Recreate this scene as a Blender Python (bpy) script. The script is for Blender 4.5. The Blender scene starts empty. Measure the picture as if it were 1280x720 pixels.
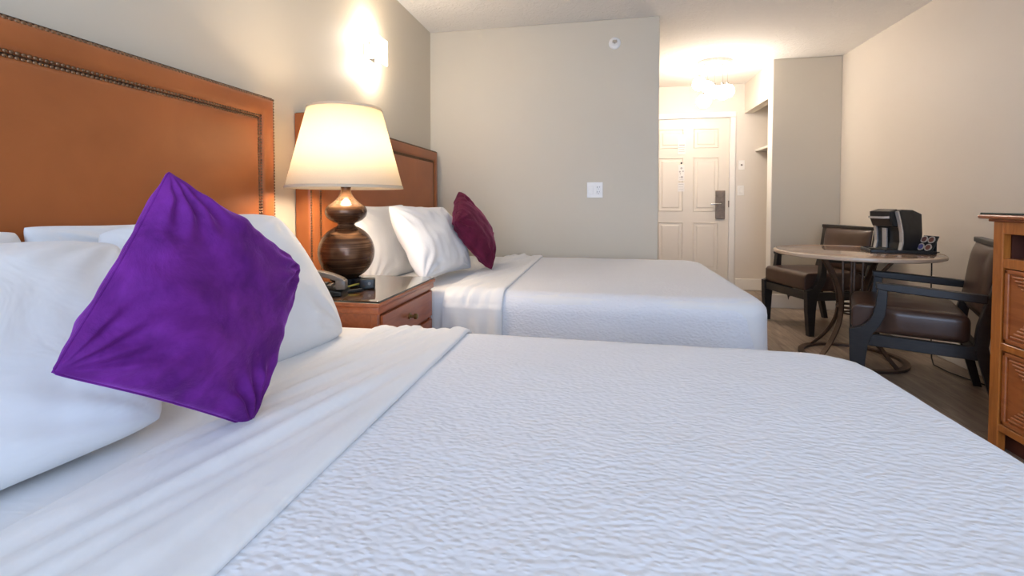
import bpy, bmesh, math, random
from mathutils import Vector, Matrix, noise
random.seed(7)
sc = bpy.context.scene
C = sc.collection
PI = math.pi

# ------------------------------------------------------------------ camera
cam_d = bpy.data.cameras.new('camera'); cam = bpy.data.objects.new('camera', cam_d); C.objects.link(cam)
cam_d.sensor_width = 36.0; cam_d.lens = 36.0 * 580.6 / 1280.0
cam_d.shift_y = (269.8 - 360.0) / 1280.0
cam_d.clip_start = 0.02
YAW, PITCH = 0.1925, 0.0279
fw = Vector((-math.sin(YAW) * math.cos(PITCH), math.cos(YAW) * math.cos(PITCH), -math.sin(PITCH)))
cam.location = (1.4011, 0.0, 1.0332)
cam.rotation_euler = fw.to_track_quat('-Z', 'Y').to_euler()
sc.camera = cam

# ------------------------------------------------------------------ light and exposure
sc.view_settings.view_transform = 'Standard'
sc.view_settings.look = 'None'
sc.view_settings.gamma = 1.0
sc.view_settings.use_curve_mapping = False
sc.view_settings.exposure = 0.47
w = bpy.data.worlds.new('world'); sc.world = w; w.use_nodes = True
w.node_tree.nodes['Background'].inputs[0].default_value = (0.72, 0.84, 1.0, 1)
w.node_tree.nodes['Background'].inputs[1].default_value = 1.0
WINDOW_W, LAMP_W, SCONCE_W, PENDANT_E = 74.0, 17.0, 4.0, 30.0


def area(name, loc, rot, sx, sy, power, col):
    l = bpy.data.lights.new(name, 'AREA'); l.shape = 'RECTANGLE'; l.size = sx; l.size_y = sy
    l.energy = power; l.color = col
    o = bpy.data.objects.new(name, l); C.objects.link(o); o.location = loc; o.rotation_euler = rot
    return o


def point(name, loc, power, col, r):
    l = bpy.data.lights.new(name, 'POINT'); l.energy = power; l.color = col; l.shadow_soft_size = r
    o = bpy.data.objects.new(name, l); C.objects.link(o); o.location = loc
    return o


area('daylight', (1.75, -1.86, 1.35), (math.radians(90), 0, 0), 2.9, 1.9, WINDOW_W, (0.50, 0.68, 1.0))

# ------------------------------------------------------------------ materials
def mat(name, col=(0.8, 0.8, 0.8), rough=0.5, metal=0.0, **kw):
    m = bpy.data.materials.new(name); m.use_nodes = True
    b = m.node_tree.nodes['Principled BSDF']
    b.inputs['Base Color'].default_value = (*col, 1)
    b.inputs['Roughness'].default_value = rough
    b.inputs['Metallic'].default_value = metal
    for k, v in kw.items():
        b.inputs[k.replace('_', ' ')].default_value = v
    return m


def nd(m, t, **kw):
    n = m.node_tree.nodes.new(t)
    for k, v in kw.items():
        if hasattr(n, k): setattr(n, k, v)
        else: n.inputs[k.replace('_', ' ')].default_value = v
    return n


def ln(m, a, b): m.node_tree.links.new(a, b)


def coords(m, scale=(1, 1, 1), rot=(0, 0, 0), kind='Object'):
    t = nd(m, 'ShaderNodeTexCoord'); mp = nd(m, 'ShaderNodeMapping')
    mp.inputs['Scale'].default_value = scale; mp.inputs['Rotation'].default_value = rot
    ln(m, t.outputs[kind], mp.inputs['Vector'])
    return mp.outputs['Vector']


def ramp(m, fac, stops):
    r = nd(m, 'ShaderNodeValToRGB'); e = r.color_ramp.elements
    while len(e) < len(stops): e.new(0.5)
    for i, (p, c) in enumerate(stops):
        e[i].position = p; e[i].color = (*c, 1)
    ln(m, fac, r.inputs['Fac'])
    return r.outputs['Color']


def bump(m, h, strength=0.3, dist=0.01, prev=None):
    b = nd(m, 'ShaderNodeBump'); b.inputs['Strength'].default_value = strength; b.inputs['Distance'].default_value = dist
    ln(m, h, b.inputs['Height'])
    if prev: ln(m, prev, b.inputs['Normal'])
    return b.outputs['Normal']


def bs(m): return m.node_tree.nodes['Principled BSDF']


def noisy(name, c1, c2, scale, rough=0.6, sc3=(1, 1, 1), bump_s=0.0, bump_d=0.002, detail=4.0, metal=0.0, dist=0.0, **kw):
    m = mat(name, c1, rough, metal, **kw)
    v = coords(m, sc3)
    n = nd(m, 'ShaderNodeTexNoise'); n.inputs['Scale'].default_value = scale; n.inputs['Detail'].default_value = detail
    n.inputs['Distortion'].default_value = dist
    ln(m, v, n.inputs['Vector'])
    ln(m, ramp(m, n.outputs['Fac'], [(0.3, c1), (0.7, c2)]), bs(m).inputs['Base Color'])
    if bump_s: ln(m, bump(m, n.outputs['Fac'], bump_s, bump_d), bs(m).inputs['Normal'])
    return m


M = {}
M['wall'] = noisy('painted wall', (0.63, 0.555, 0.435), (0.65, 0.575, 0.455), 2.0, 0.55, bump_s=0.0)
def wall_tex(m):
    v = coords(m, (1, 1, 1)); n = nd(m, 'ShaderNodeTexNoise'); n.inputs['Scale'].default_value = 160
    ln(m, v, n.inputs['Vector']); ln(m, bump(m, n.outputs['Fac'], 0.08, 0.002), bs(m).inputs['Normal'])
wall_tex(M['wall'])
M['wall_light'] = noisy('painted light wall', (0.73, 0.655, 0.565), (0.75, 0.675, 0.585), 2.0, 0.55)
wall_tex(M['wall_light'])
M['ceiling'] = mat('stippled ceiling', (0.90, 0.86, 0.80), 0.9)
v = coords(M['ceiling']); n = nd(M['ceiling'], 'ShaderNodeTexNoise'); n.inputs['Scale'].default_value = 22; n.inputs['Detail'].default_value = 8
n.inputs['Distortion'].default_value = 1.5
ln(M['ceiling'], v, n.inputs['Vector']); ln(M['ceiling'], bump(M['ceiling'], n.outputs['Fac'], 0.55, 0.02), bs(M['ceiling']).inputs['Normal'])
M['trim'] = noisy('white trim paint', (0.82, 0.78, 0.72), (0.84, 0.80, 0.74), 5, 0.35)
M['door'] = noisy('cream door paint', (0.74, 0.66, 0.56), (0.76, 0.68, 0.58), 3, 0.32)
# plank floor
m = M['floor'] = mat('plank floor', (0.2, 0.15, 0.11), 0.32)
v = coords(m)
br = nd(m, 'ShaderNodeTexBrick'); br.inputs['Scale'].default_value = 1.0; br.inputs['Brick Width'].default_value = 1.22; br.inputs['Row Height'].default_value = 0.18
br.inputs['Mortar Size'].default_value = 0.0015; br.inputs['Color1'].default_value = (0.36, 0.36, 0.36, 1); br.inputs['Color2'].default_value = (0.75, 0.75, 0.75, 1)
br.inputs['Mortar'].default_value = (0, 0, 0, 1)
v2 = coords(m, (1, 1, 1), (0, 0, PI / 2))
ln(m, v2, br.inputs['Vector'])
n = nd(m, 'ShaderNodeTexNoise'); n.inputs['Scale'].default_value = 5; n.inputs['Detail'].default_value = 9; n.inputs['Distortion'].default_value = 0.8
ln(m, coords(m, (6, 0.8, 1)), n.inputs['Vector'])
mx = nd(m, 'ShaderNodeMix'); mx.data_type = 'RGBA'; mx.blend_type = 'MULTIPLY'; mx.inputs[0].default_value = 0.75
ln(m, ramp(m, n.outputs['Fac'], [(0.25, (0.25, 0.18, 0.13)), (0.5, (0.42, 0.32, 0.24)), (0.75, (0.60, 0.48, 0.37))]), mx.inputs[6])
ln(m, br.outputs['Color'], mx.inputs[7]); ln(m, mx.outputs[2], bs(m).inputs['Base Color'])
ln(m, bump(m, n.outputs['Fac'], 0.15, 0.003), bs(m).inputs['Normal'])
# leathers
M['orange_leather'] = noisy('tan orange leather', (0.34, 0.095, 0.021), (0.43, 0.125, 0.030), 3.5, 0.40, bump_s=0.12, bump_d=0.02, detail=6, dist=0.6)
M['nail'] = noisy('antique nailheads', (0.16, 0.09, 0.05), (0.26, 0.15, 0.08), 60, 0.35, metal=0.8)
M['nail_strip'] = noisy('dark gimp strip', (0.05, 0.025, 0.012), (0.08, 0.04, 0.02), 80, 0.7)
M['brown_leather'] = noisy('brown leather', (0.060, 0.030, 0.020), (0.085, 0.045, 0.030), 8, 0.30, bump_s=0.25, bump_d=0.004, detail=8)
M['espresso'] = noisy('espresso stained wood', (0.012, 0.010, 0.010), (0.022, 0.018, 0.017), 20, 0.38, sc3=(1, 1, 6))
# fabrics
def fabric(name, col, scale=500, rough=0.85, sheen=0.2):
    m = mat(name, col, rough); bs(m).inputs['Sheen Weight'].default_value = sheen
    v = coords(m); n = nd(m, 'ShaderNodeTexNoise'); n.inputs['Scale'].default_value = scale
    ln(m, v, n.inputs['Vector']); n1 = bump(m, n.outputs['Fac'], 0.05, 0.001)
    k = nd(m, 'ShaderNodeTexNoise'); k.inputs['Scale'].default_value = 7; k.inputs['Detail'].default_value = 3; k.inputs['Distortion'].default_value = 1.2
    ln(m, v, k.inputs['Vector']); ln(m, bump(m, k.outputs['Fac'], 0.22, 0.02, n1), bs(m).inputs['Normal'])
    return m
M['cotton'] = fabric('white cotton', (0.74, 0.735, 0.73))
M['sheet'] = fabric('white sheet', (0.72, 0.71, 0.70))
def velvet(name, c1, c2):
    m = mat(name, c1, 0.72); b = bs(m)
    b.inputs['Sheen Weight'].default_value = 0.65; b.inputs['Sheen Roughness'].default_value = 0.35
    b.inputs['Sheen Tint'].default_value = (*[min(1, x * 3.2 + 0.08) for x in c2], 1)
    b.inputs['Specular IOR Level'].default_value = 0.15
    v = coords(m, (1, 1, 1)); n = nd(m, 'ShaderNodeTexNoise'); n.inputs['Scale'].default_value = 13; n.inputs['Detail'].default_value = 8; n.inputs['Distortion'].default_value = 0.35
    n.inputs['Roughness'].default_value = 0.6
    ln(m, v, n.inputs['Vector'])
    ln(m, ramp(m, n.outputs['Fac'], [(0.35, c1), (0.65, c2)]), b.inputs['Base Color'])
    ln(m, bump(m, n.outputs['Fac'], 0.55, 0.012), b.inputs['Normal'])
    return m
M['purple'] = velvet('purple velvet', (0.080, 0.007, 0.120), (0.150, 0.018, 0.215))
M['maroon'] = velvet('maroon velvet', (0.075, 0.006, 0.022), (0.13, 0.012, 0.040))
# coverlet: fine matelasse ripples that run along the bed's length
def coverlet_mat():
    m = mat('matelasse coverlet', (0.70, 0.70, 0.725), 0.9); bs(m).inputs['Sheen Weight'].default_value = 0.15
    v = coords(m)
    n0 = nd(m, 'ShaderNodeTexNoise'); n0.inputs['Scale'].default_value = 26; n0.inputs['Detail'].default_value = 2
    ln(m, v, n0.inputs['Vector'])
    sub = nd(m, 'ShaderNodeVectorMath'); sub.operation = 'SUBTRACT'; sub.inputs[1].default_value = (0.5, 0.5, 0.5)
    ln(m, n0.outputs['Color'], sub.inputs[0])
    scl = nd(m, 'ShaderNodeVectorMath'); scl.operation = 'SCALE'; scl.inputs['Scale'].default_value = 0.007
    ln(m, sub.outputs[0], scl.inputs[0])
    add = nd(m, 'ShaderNodeVectorMath'); add.operation = 'ADD'; ln(m, v, add.inputs[0]); ln(m, scl.outputs[0], add.inputs[1])
    mp = nd(m, 'ShaderNodeMapping'); mp.inputs['Scale'].default_value = (82, 138, 138)
    ln(m, add.outputs[0], mp.inputs['Vector'])
    vo = nd(m, 'ShaderNodeTexVoronoi'); vo.feature = 'SMOOTH_F1'; vo.inputs['Scale'].default_value = 1.0
    ln(m, mp.outputs[0], vo.inputs['Vector'])
    mr = nd(m, 'ShaderNodeMapRange'); mr.inputs['From Min'].default_value = 0.1; mr.inputs['From Max'].default_value = 0.7
    mr.inputs['To Min'].default_value = 1.0; mr.inputs['To Max'].default_value = 0.0
    ln(m, vo.outputs['Distance'], mr.inputs['Value'])
    ln(m, bump(m, mr.outputs[0], 0.42, 0.004), bs(m).inputs['Normal'])
    return m
M['coverlet'] = coverlet_mat()
# woods
def wood(name, c1, c2, c3, sc3, rough=0.3, coat=0.3):
    m = mat(name, c1, rough); bs(m).inputs['Coat Weight'].default_value = coat; bs(m).inputs['Coat Roughness'].default_value = 0.15
    v = coords(m, sc3); n = nd(m, 'ShaderNodeTexNoise'); n.inputs['Scale'].default_value = 6; n.inputs['Detail'].default_value = 8; n.inputs['Distortion'].default_value = 0.7
    ln(m, v, n.inputs['Vector'])
    ln(m, ramp(m, n.outputs['Fac'], [(0.3, c1), (0.5, c2), (0.72, c3)]), bs(m).inputs['Base Color'])
    ln(m, bump(m, n.outputs['Fac'], 0.05, 0.002), bs(m).inputs['Normal'])
    return m
M['cherry'] = wood('cherry wood', (0.30, 0.072, 0.022), (0.38, 0.095, 0.029), (0.45, 0.125, 0.040), (8, 1, 8))
M['orange_wood'] = wood('honey orange wood', (0.40, 0.115, 0.018), (0.50, 0.155, 0.026), (0.60, 0.205, 0.040), (8, 8, 1))
M['orange_panel'] = wood('reeded cherry wood', (0.36, 0.095, 0.022), (0.44, 0.125, 0.030), (0.50, 0.155, 0.040), (6, 1, 6))
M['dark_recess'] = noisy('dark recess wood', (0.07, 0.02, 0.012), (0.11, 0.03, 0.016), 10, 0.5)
M['glass_top'] = mat('green edged glass', (0.80, 0.93, 0.88), 0.02, 0.0, Transmission_Weight=1.0, IOR=1.5)
M['glass_dark'] = noisy('dark glass top', (0.03, 0.045, 0.04), (0.05, 0.07, 0.06), 5, 0.06)
M['brass'] = noisy('aged brass', (0.20, 0.14, 0.06), (0.32, 0.23, 0.10), 30, 0.28, metal=1.0)
# lamp ceramic: dark brown glaze with fine horizontal rings
m = M['lamp_glaze'] = mat('ringed bronze glaze', (0.15, 0.07, 0.03), 0.22, 0.55)
v = coords(m, (0.3, 0.3, 16)); n = nd(m, 'ShaderNodeTexNoise'); n.inputs['Scale'].default_value = 9; n.inputs['Detail'].default_value = 6
ln(m, v, n.inputs['Vector'])
n2 = nd(m, 'ShaderNodeTexNoise'); n2.inputs['Scale'].default_value = 7; ln(m, coords(m, (1, 1, 2)), n2.inputs['Vector'])
mm = nd(m, 'ShaderNodeMath'); mm.operation = 'MULTIPLY'; ln(m, n.outputs['Fac'], mm.inputs[0]); ln(m, n2.outputs['Fac'], mm.inputs[1])
ln(m, ramp(m, mm.outputs[0], [(0.12, (0.045, 0.020, 0.011)), (0.26, (0.13, 0.062, 0.030)), (0.40, (0.27, 0.15, 0.080))]), bs(m).inputs['Base Color'])
ln(m, bump(m, n.outputs['Fac'], 0.25, 0.003), bs(m).inputs['Normal'])
M['black_base'] = noisy('black lacquer', (0.008, 0.008, 0.010), (0.014, 0.014, 0.016), 9, 0.2)
M['black_plastic'] = noisy('black plastic', (0.012, 0.012, 0.012), (0.020, 0.020, 0.019), 30, 0.35)
M['taupe_plastic'] = noisy('taupe grey plastic', (0.17, 0.14, 0.115), (0.20, 0.165, 0.135), 30, 0.3)
M['silver_plastic'] = noisy('silver plastic', (0.62, 0.60, 0.57), (0.70, 0.68, 0.65), 20, 0.25, metal=0.5)
M['yellow_cable'] = noisy('yellow cable', (0.42, 0.36, 0.05), (0.50, 0.42, 0.08), 30, 0.5)
M['white_plastic'] = noisy('white plastic', (0.84, 0.80, 0.74), (0.86, 0.82, 0.76), 30, 0.3)
M['grey_plastic'] = noisy('grey slots', (0.20, 0.18, 0.16), (0.22, 0.20, 0.18), 30, 0.5)
M['lock_metal'] = noisy('bronze lock', (0.20, 0.15, 0.11), (0.28, 0.215, 0.165), 25, 0.42, metal=0.7)
M['chrome'] = noisy('polished nickel', (0.62, 0.60, 0.57), (0.68, 0.66, 0.63), 25, 0.16, metal=1.0)
M['satin_plate'] = noisy('satin canopy metal', (0.42, 0.38, 0.35), (0.52, 0.48, 0.44), 60, 0.35, metal=0.4)
M['bronze_iron'] = noisy('bronze iron', (0.085, 0.055, 0.040), (0.14, 0.092, 0.068), 18, 0.36, metal=0.6)
M['table_top'] = noisy('polished tan table top', (0.40, 0.235, 0.145), (0.50, 0.31, 0.20), 7, 0.10, detail=8, dist=1.0, Coat_Weight=0.5, Coat_Roughness=0.05)
M['table_edge'] = noisy('pale bullnose edge', (0.55, 0.40, 0.28), (0.62, 0.46, 0.33), 12, 0.18)
M['paper'] = noisy('paper notice', (0.76, 0.72, 0.68), (0.80, 0.76, 0.72), 30, 0.7)
M['paper_ink'] = noisy('grey print', (0.34, 0.31, 0.30), (0.42, 0.39, 0.37), 90, 0.7)
M['pod_foil'] = noisy('pale foil lid', (0.62, 0.56, 0.50), (0.70, 0.64, 0.58), 80, 0.3)
M['pod_brown'] = noisy('brown lid print', (0.20, 0.07, 0.05), (0.26, 0.10, 0.07), 80, 0.4)
M['pod_blue'] = noisy('blue lid print', (0.10, 0.10, 0.30), (0.14, 0.14, 0.38), 80, 0.4)
M['window_frame'] = noisy('white window frame', (0.80, 0.80, 0.80), (0.84, 0.84, 0.84), 10, 0.4)


def emis(name, col, e):
    m = mat(name, col, 0.4); b = bs(m)
    b.inputs['Emission Color'].default_value = (*col, 1); b.inputs['Emission Strength'].default_value = e
    return m
M['globe'] = emis('lit globe glass', (1.0, 0.90, 0.80), PENDANT_E)
M['sconce_glass'] = emis('lit frosted glass', (1.0, 0.90, 0.76), 7.0)
M['bulb'] = emis('lit bulb', (1.0, 0.82, 0.6), 12.0)
# lamp shade: linen that lets light through
m = M['shade'] = bpy.data.materials.new('cream linen shade'); m.use_nodes = True
nt = m.node_tree; nt.nodes.clear()
out = nd(m, 'ShaderNodeOutputMaterial'); di = nd(m, 'ShaderNodeBsdfDiffuse'); tr = nd(m, 'ShaderNodeBsdfTranslucent'); mix = nd(m, 'ShaderNodeMixShader')
nn = nd(m, 'ShaderNodeTexNoise'); nn.inputs['Scale'].default_value = 300; ln(m, coords(m), nn.inputs['Vector'])
cc = ramp(m, nn.outputs['Fac'], [(0.3, (0.84, 0.75, 0.60)), (0.7, (0.87, 0.78, 0.63))])
ln(m, cc, di.inputs['Color']); ln(m, cc, tr.inputs['Color']); mix.inputs[0].default_value = 0.48
ln(m, di.outputs[0], mix.inputs[1]); ln(m, tr.outputs[0], mix.inputs[2]); ln(m, mix.outputs[0], out.inputs[0])
# window pane: clear thin glass
m = M['pane'] = bpy.data.materials.new('clear pane'); m.use_nodes = True
nt = m.node_tree; nt.nodes.clear()
out = nd(m, 'ShaderNodeOutputMaterial'); gl = nd(m, 'ShaderNodeBsdfGlossy'); tp = nd(m, 'ShaderNodeBsdfTransparent'); mix = nd(m, 'ShaderNodeMixShader')
gl.inputs['Roughness'].default_value = 0.02; mix.inputs[0].default_value = 0.93
ln(m, gl.outputs[0], mix.inputs[1]); ln(m, tp.outputs[0], mix.inputs[2]); ln(m, mix.outputs[0], out.inputs[0])


# ------------------------------------------------------------------ mesh helpers
def box(bm, x0, x1, y0, y1, z0, z1, bev=0.0, seg=2, mtx=None):
    if x0 > x1: x0, x1 = x1, x0
    if y0 > y1: y0, y1 = y1, y0
    if z0 > z1: z0, z1 = z1, z0
    r = bmesh.ops.create_cube(bm, size=1.0); vs = r['verts']
    for v in vs:
        v.co = Vector(((x0 + x1) / 2 + v.co.x * (x1 - x0), (y0 + y1) / 2 + v.co.y * (y1 - y0), (z0 + z1) / 2 + v.co.z * (z1 - z0)))
    if bev > 0:
        es = list({e for v in vs for e in v.link_edges})
        r2 = bmesh.ops.bevel(bm, geom=es, offset=min(bev, 0.49 * min(x1 - x0, y1 - y0, z1 - z0)), segments=seg, affect='EDGES', profile=0.5)
        vs = list({v for f in r2['faces'] for v in f.verts} | {v for v in vs if v.is_valid})
    if mtx is not None:
        for v in vs: v.co = mtx @ v.co
    return vs


def frame_from(d):
    d = d.normalized(); a = Vector((0, 0, 1)) if abs(d.z) < 0.95 else Vector((1, 0, 0))
    s = d.cross(a).normalized(); return s, s.cross(d).normalized()


def tube(bm, pts, r, n=10, cap=True):
    pts = [Vector(p) for p in pts]; rings = []
    for i, p in enumerate(pts):
        d = (pts[min(i + 1, len(pts) - 1)] - pts[max(i - 1, 0)])
        s, u = frame_from(d)
        if rings and s.dot(prev) < 0: s, u = -s, -u
        prev = s
        rr = r[i] if isinstance(r, (list, tuple)) else r
        rings.append([bm.verts.new(p + s * rr * math.cos(2 * PI * k / n) + u * rr * math.sin(2 * PI * k / n)) for k in range(n)])
    for a, b in zip(rings, rings[1:]):
        for k in range(n): bm.faces.new((a[k], a[(k + 1) % n], b[(k + 1) % n], b[k]))
    if cap: bm.faces.new(rings[0][::-1]); bm.faces.new(rings[-1])


def strap(bm, pts, side, wd, th):
    """flat bar that follows pts, its width along `side`"""
    pts = [Vector(p) for p in pts]; side = Vector(side).normalized(); rings = []
    for i, p in enumerate(pts):
        d = (pts[min(i + 1, len(pts) - 1)] - pts[max(i - 1, 0)]).normalized(); n = d.cross(side).normalized()
        rings.append([bm.verts.new(p + side * a * wd / 2 + n * b * th / 2) for a, b in ((-1, -1), (1, -1), (1, 1), (-1, 1))])
    for a, b in zip(rings, rings[1:]):
        for k in range(4): bm.faces.new((a[k], a[(k + 1) % 4], b[(k + 1) % 4], b[k]))
    bm.faces.new(rings[0][::-1]); bm.faces.new(rings[-1])


def lathe(bm, prof, n=48, c=(0, 0, 0), close=True):
    rings = []
    for r, z in prof:
        rings.append([bm.verts.new((c[0] + r * math.cos(2 * PI * k / n), c[1] + r * math.sin(2 * PI * k / n), c[2] + z)) for k in range(n)])
    for a, b in zip(rings, rings[1:]):
        for k in range(n): bm.faces.new((a[k], a[(k + 1) % n], b[(k + 1) % n], b[k]))
    if close: bm.faces.new(rings[0][::-1]); bm.faces.new(rings[-1])


def prism(bm, poly, d0, d1, axis='y', bev=0.0):
    """polygon in the other two axes extruded along axis"""
    def P(a, b, d): return {'y': (a, d, b), 'x': (d, a, b), 'z': (a, b, d)}[axis]
    A = [bm.verts.new(P(a, b, d0)) for a, b in poly]; B = [bm.verts.new(P(a, b, d1)) for a, b in poly]
    fs = [bm.faces.new(A), bm.faces.new(B[::-1])]
    for i in range(len(A)): fs.append(bm.faces.new((A[i], B[i], B[(i + 1) % len(A)], A[(i + 1) % len(A)])))
    bmesh.ops.recalc_face_normals(bm, faces=fs)
    if bev:
        es = [e for e in {e for f in fs[:2] for e in f.edges}]
        bmesh.ops.bevel(bm, geom=es, offset=bev, segments=2, affect='EDGES', profile=0.5)
    return A + B


def ball(bm, c, r, sx=1, sy=1, sz=1, u=24, v=14):
    r_ = bmesh.ops.create_uvsphere(bm, u_segments=u, v_segments=v, radius=r)
    for q in r_['verts']: q.co = Vector((c[0] + q.co.x * sx, c[1] + q.co.y * sy, c[2] + q.co.z * sz))


def obj(name, bm, m, parent=None, smooth=False, label=None, sub=0, angle=None):
    bmesh.ops.recalc_face_normals(bm, faces=bm.faces[:])
    me = bpy.data.meshes.new(name); bm.to_mesh(me); bm.free()
    me.materials.append(M[m] if isinstance(m, str) else m)
    if smooth:
        for p in me.polygons: p.use_smooth = True
        if angle: me.set_sharp_from_angle(angle=math.radians(angle))
    o = bpy.data.objects.new(name, me); C.objects.link(o)
    if parent: o.parent = parent
    if label: o['label'] = label
    if sub:
        s = o.modifiers.new('subdivision', 'SUBSURF'); s.levels = sub; s.render_levels = sub
    return o


def tag(o, label, cat, group=None):
    o['label'] = label; o['category'] = cat
    if group: o['group'] = group
    return o


def thing(name, label, cat, loc=(0, 0, 0), rz=0.0, group=None):
    o = bpy.data.objects.new(name, None); C.objects.link(o); o.location = loc; o.rotation_euler = (0, 0, rz)
    o.empty_display_size = 0.1
    return tag(o, label, cat, group)


def struct(name, bm, m, parent=None, smooth=False):
    o = obj(name, bm, m, parent, smooth, angle=40 if smooth else None)
    if not parent: o['kind'] = 'structure'
    return o


def copy_tree(o, parent=None):
    c = o.copy(); C.objects.link(c); c.parent = parent
    for ch in list(o.children): copy_tree(ch, c)
    return c


def nb(): return bmesh.new()


# ------------------------------------------------------------------ the room
H = 2.433; YW = 3.665; XW = 1.815; XR = 3.635; YP = 4.972; XP = 3.032; YD = 5.916; YB = -1.8
b = nb(); box(b, -0.15, XR + 0.15, YB - 0.15, YD + 0.15, -0.1, 0.0); struct('floor', b, 'floor')
b = nb(); box(b, -0.15, XR + 0.15, YB - 0.15, YD + 0.15, H, H + 0.1); struct('ceiling', b, 'ceiling')
b = nb(); box(b, -0.12, 0, YB - 0.15, YW, 0, H); struct('wall_left', b, 'wall')
b = nb(); box(b, -0.12, XW, YW, YD, 0, H, 0.004, 1); struct('wall_far', b, 'wall')
b = nb(); box(b, XR, XR + 0.12, YB - 0.15, YD + 0.12, 0, H); struct('wall_right', b, 'wall_light')
b = nb()      # door wall, with the doorway cut out
DX0, DX1, DZ = 1.955, 2.874, 2.042
box(b, -0.12, DX0 - 0.012, YD, YD + 0.12, 0, H); box(b, DX1 + 0.012, XR, YD, YD + 0.12, 0, H); box(b, DX0 - 0.012, DX1 + 0.012, YD, YD + 0.12, DZ + 0.012, H)
struct('wall_entry', b, 'wall_light')
b = nb(); box(b, XP, XR, YP, YP + 0.12, 0, H, 0.004, 1); struct('wall_closet', b, 'wall')
b = nb(); box(b, XP + 0.004, XP + 0.10, YP + 0.12, YD, 2.085, H); struct('trim_1', b, 'wall_light')   # closet header
b = nb(); box(b, XP - 0.004, XP + 0.0, YP + 0.002, YP + 0.124, 0, H); struct('trim_2', b, 'trim')      # white end of the closet wall
b = nb()      # back wall with the window opening
WX0, WX1, WZ0, WZ1 = 0.25, 3.25, 0.35, 2.30
box(b, -0.12, WX0, YB - 0.15, YB, 0, H); box(b, WX1, XR, YB - 0.15, YB, 0, H)
box(b, WX0, WX1, YB - 0.15, YB, 0, WZ0); box(b, WX0, WX1, YB - 0.15, YB, WZ1, H)
struct('wall_back', b, 'wall_light')
b = nb()
for x0, x1 in ((WX0, WX0 + 0.05), (WX1 - 0.05, WX1), (1.725, 1.775)): box(b, x0, x1, YB - 0.10, YB - 0.04, WZ0, WZ1)
box(b, WX0, WX1, YB - 0.10, YB - 0.04, WZ0, WZ0 + 0.05); box(b, WX0, WX1, YB - 0.10, YB - 0.04, WZ1 - 0.05, WZ1)
wf = struct('window_1', b, 'window_frame')
b = nb(); box(b, WX0 + 0.05, WX1 - 0.05, YB - 0.072, YB - 0.068, WZ0 + 0.05, WZ1 - 0.05); obj('pane', b, 'pane', wf)
def baseb(name, x0, x1, y0, y1):
    b = nb(); box(b, x0, x1, y0, y1, 0, 0.135, 0.004, 1); struct(name, b, 'trim')
baseb('baseboard_entry', DX1 + 0.075, XR, YD - 0.014, YD)
baseb('baseboard_closet', XP - 0.014, XR, YP - 0.014, YP)
baseb('baseboard_closet_end', XP - 0.018, XP - 0.004, YP, YP + 0.124)
baseb('baseboard_right', XR - 0.014, XR, YB, YP - 0.014)
baseb('baseboard_far', 0, XW + 0.014, YW - 0.014, YW)
baseb('baseboard_passage', XW, XW + 0.014, YW, YD)
baseb('baseboard_left', 0, 0.014, YB, YW - 0.014)
# door casing
b = nb()
box(b, DX1 + 0.004, DX1 + 0.066, YD - 0.018, YD, 0, DZ + 0.0035, 0.004, 1)
box(b, DX0 - 0.066, DX0 - 0.004, YD - 0.018, YD, 0, DZ + 0.0035, 0.004, 1)
box(b, DX0 - 0.0665, DX1 + 0.0665, YD - 0.018, YD, DZ + 0.004, DZ + 0.066, 0.004, 1)
box(b, DX1 + 0.003, DX1 + 0.0115, YD + 0.001, YD + 0.1, 0, DZ + 0.01); box(b, DX0 - 0.012, DX0 - 0.003, YD, YD + 0.1, 0, DZ + 0.01)
struct('trim_door', b, 'trim')
# closet shelf
b = nb(); box(b, XR - 0.48, XR, YP + 0.12, YD, 1.635, 1.66, 0.002, 1); s = obj('closet_shelf', b, 'trim')
tag(s, 'white shelf high inside the open closet beside the entry door', 'shelf')

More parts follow.
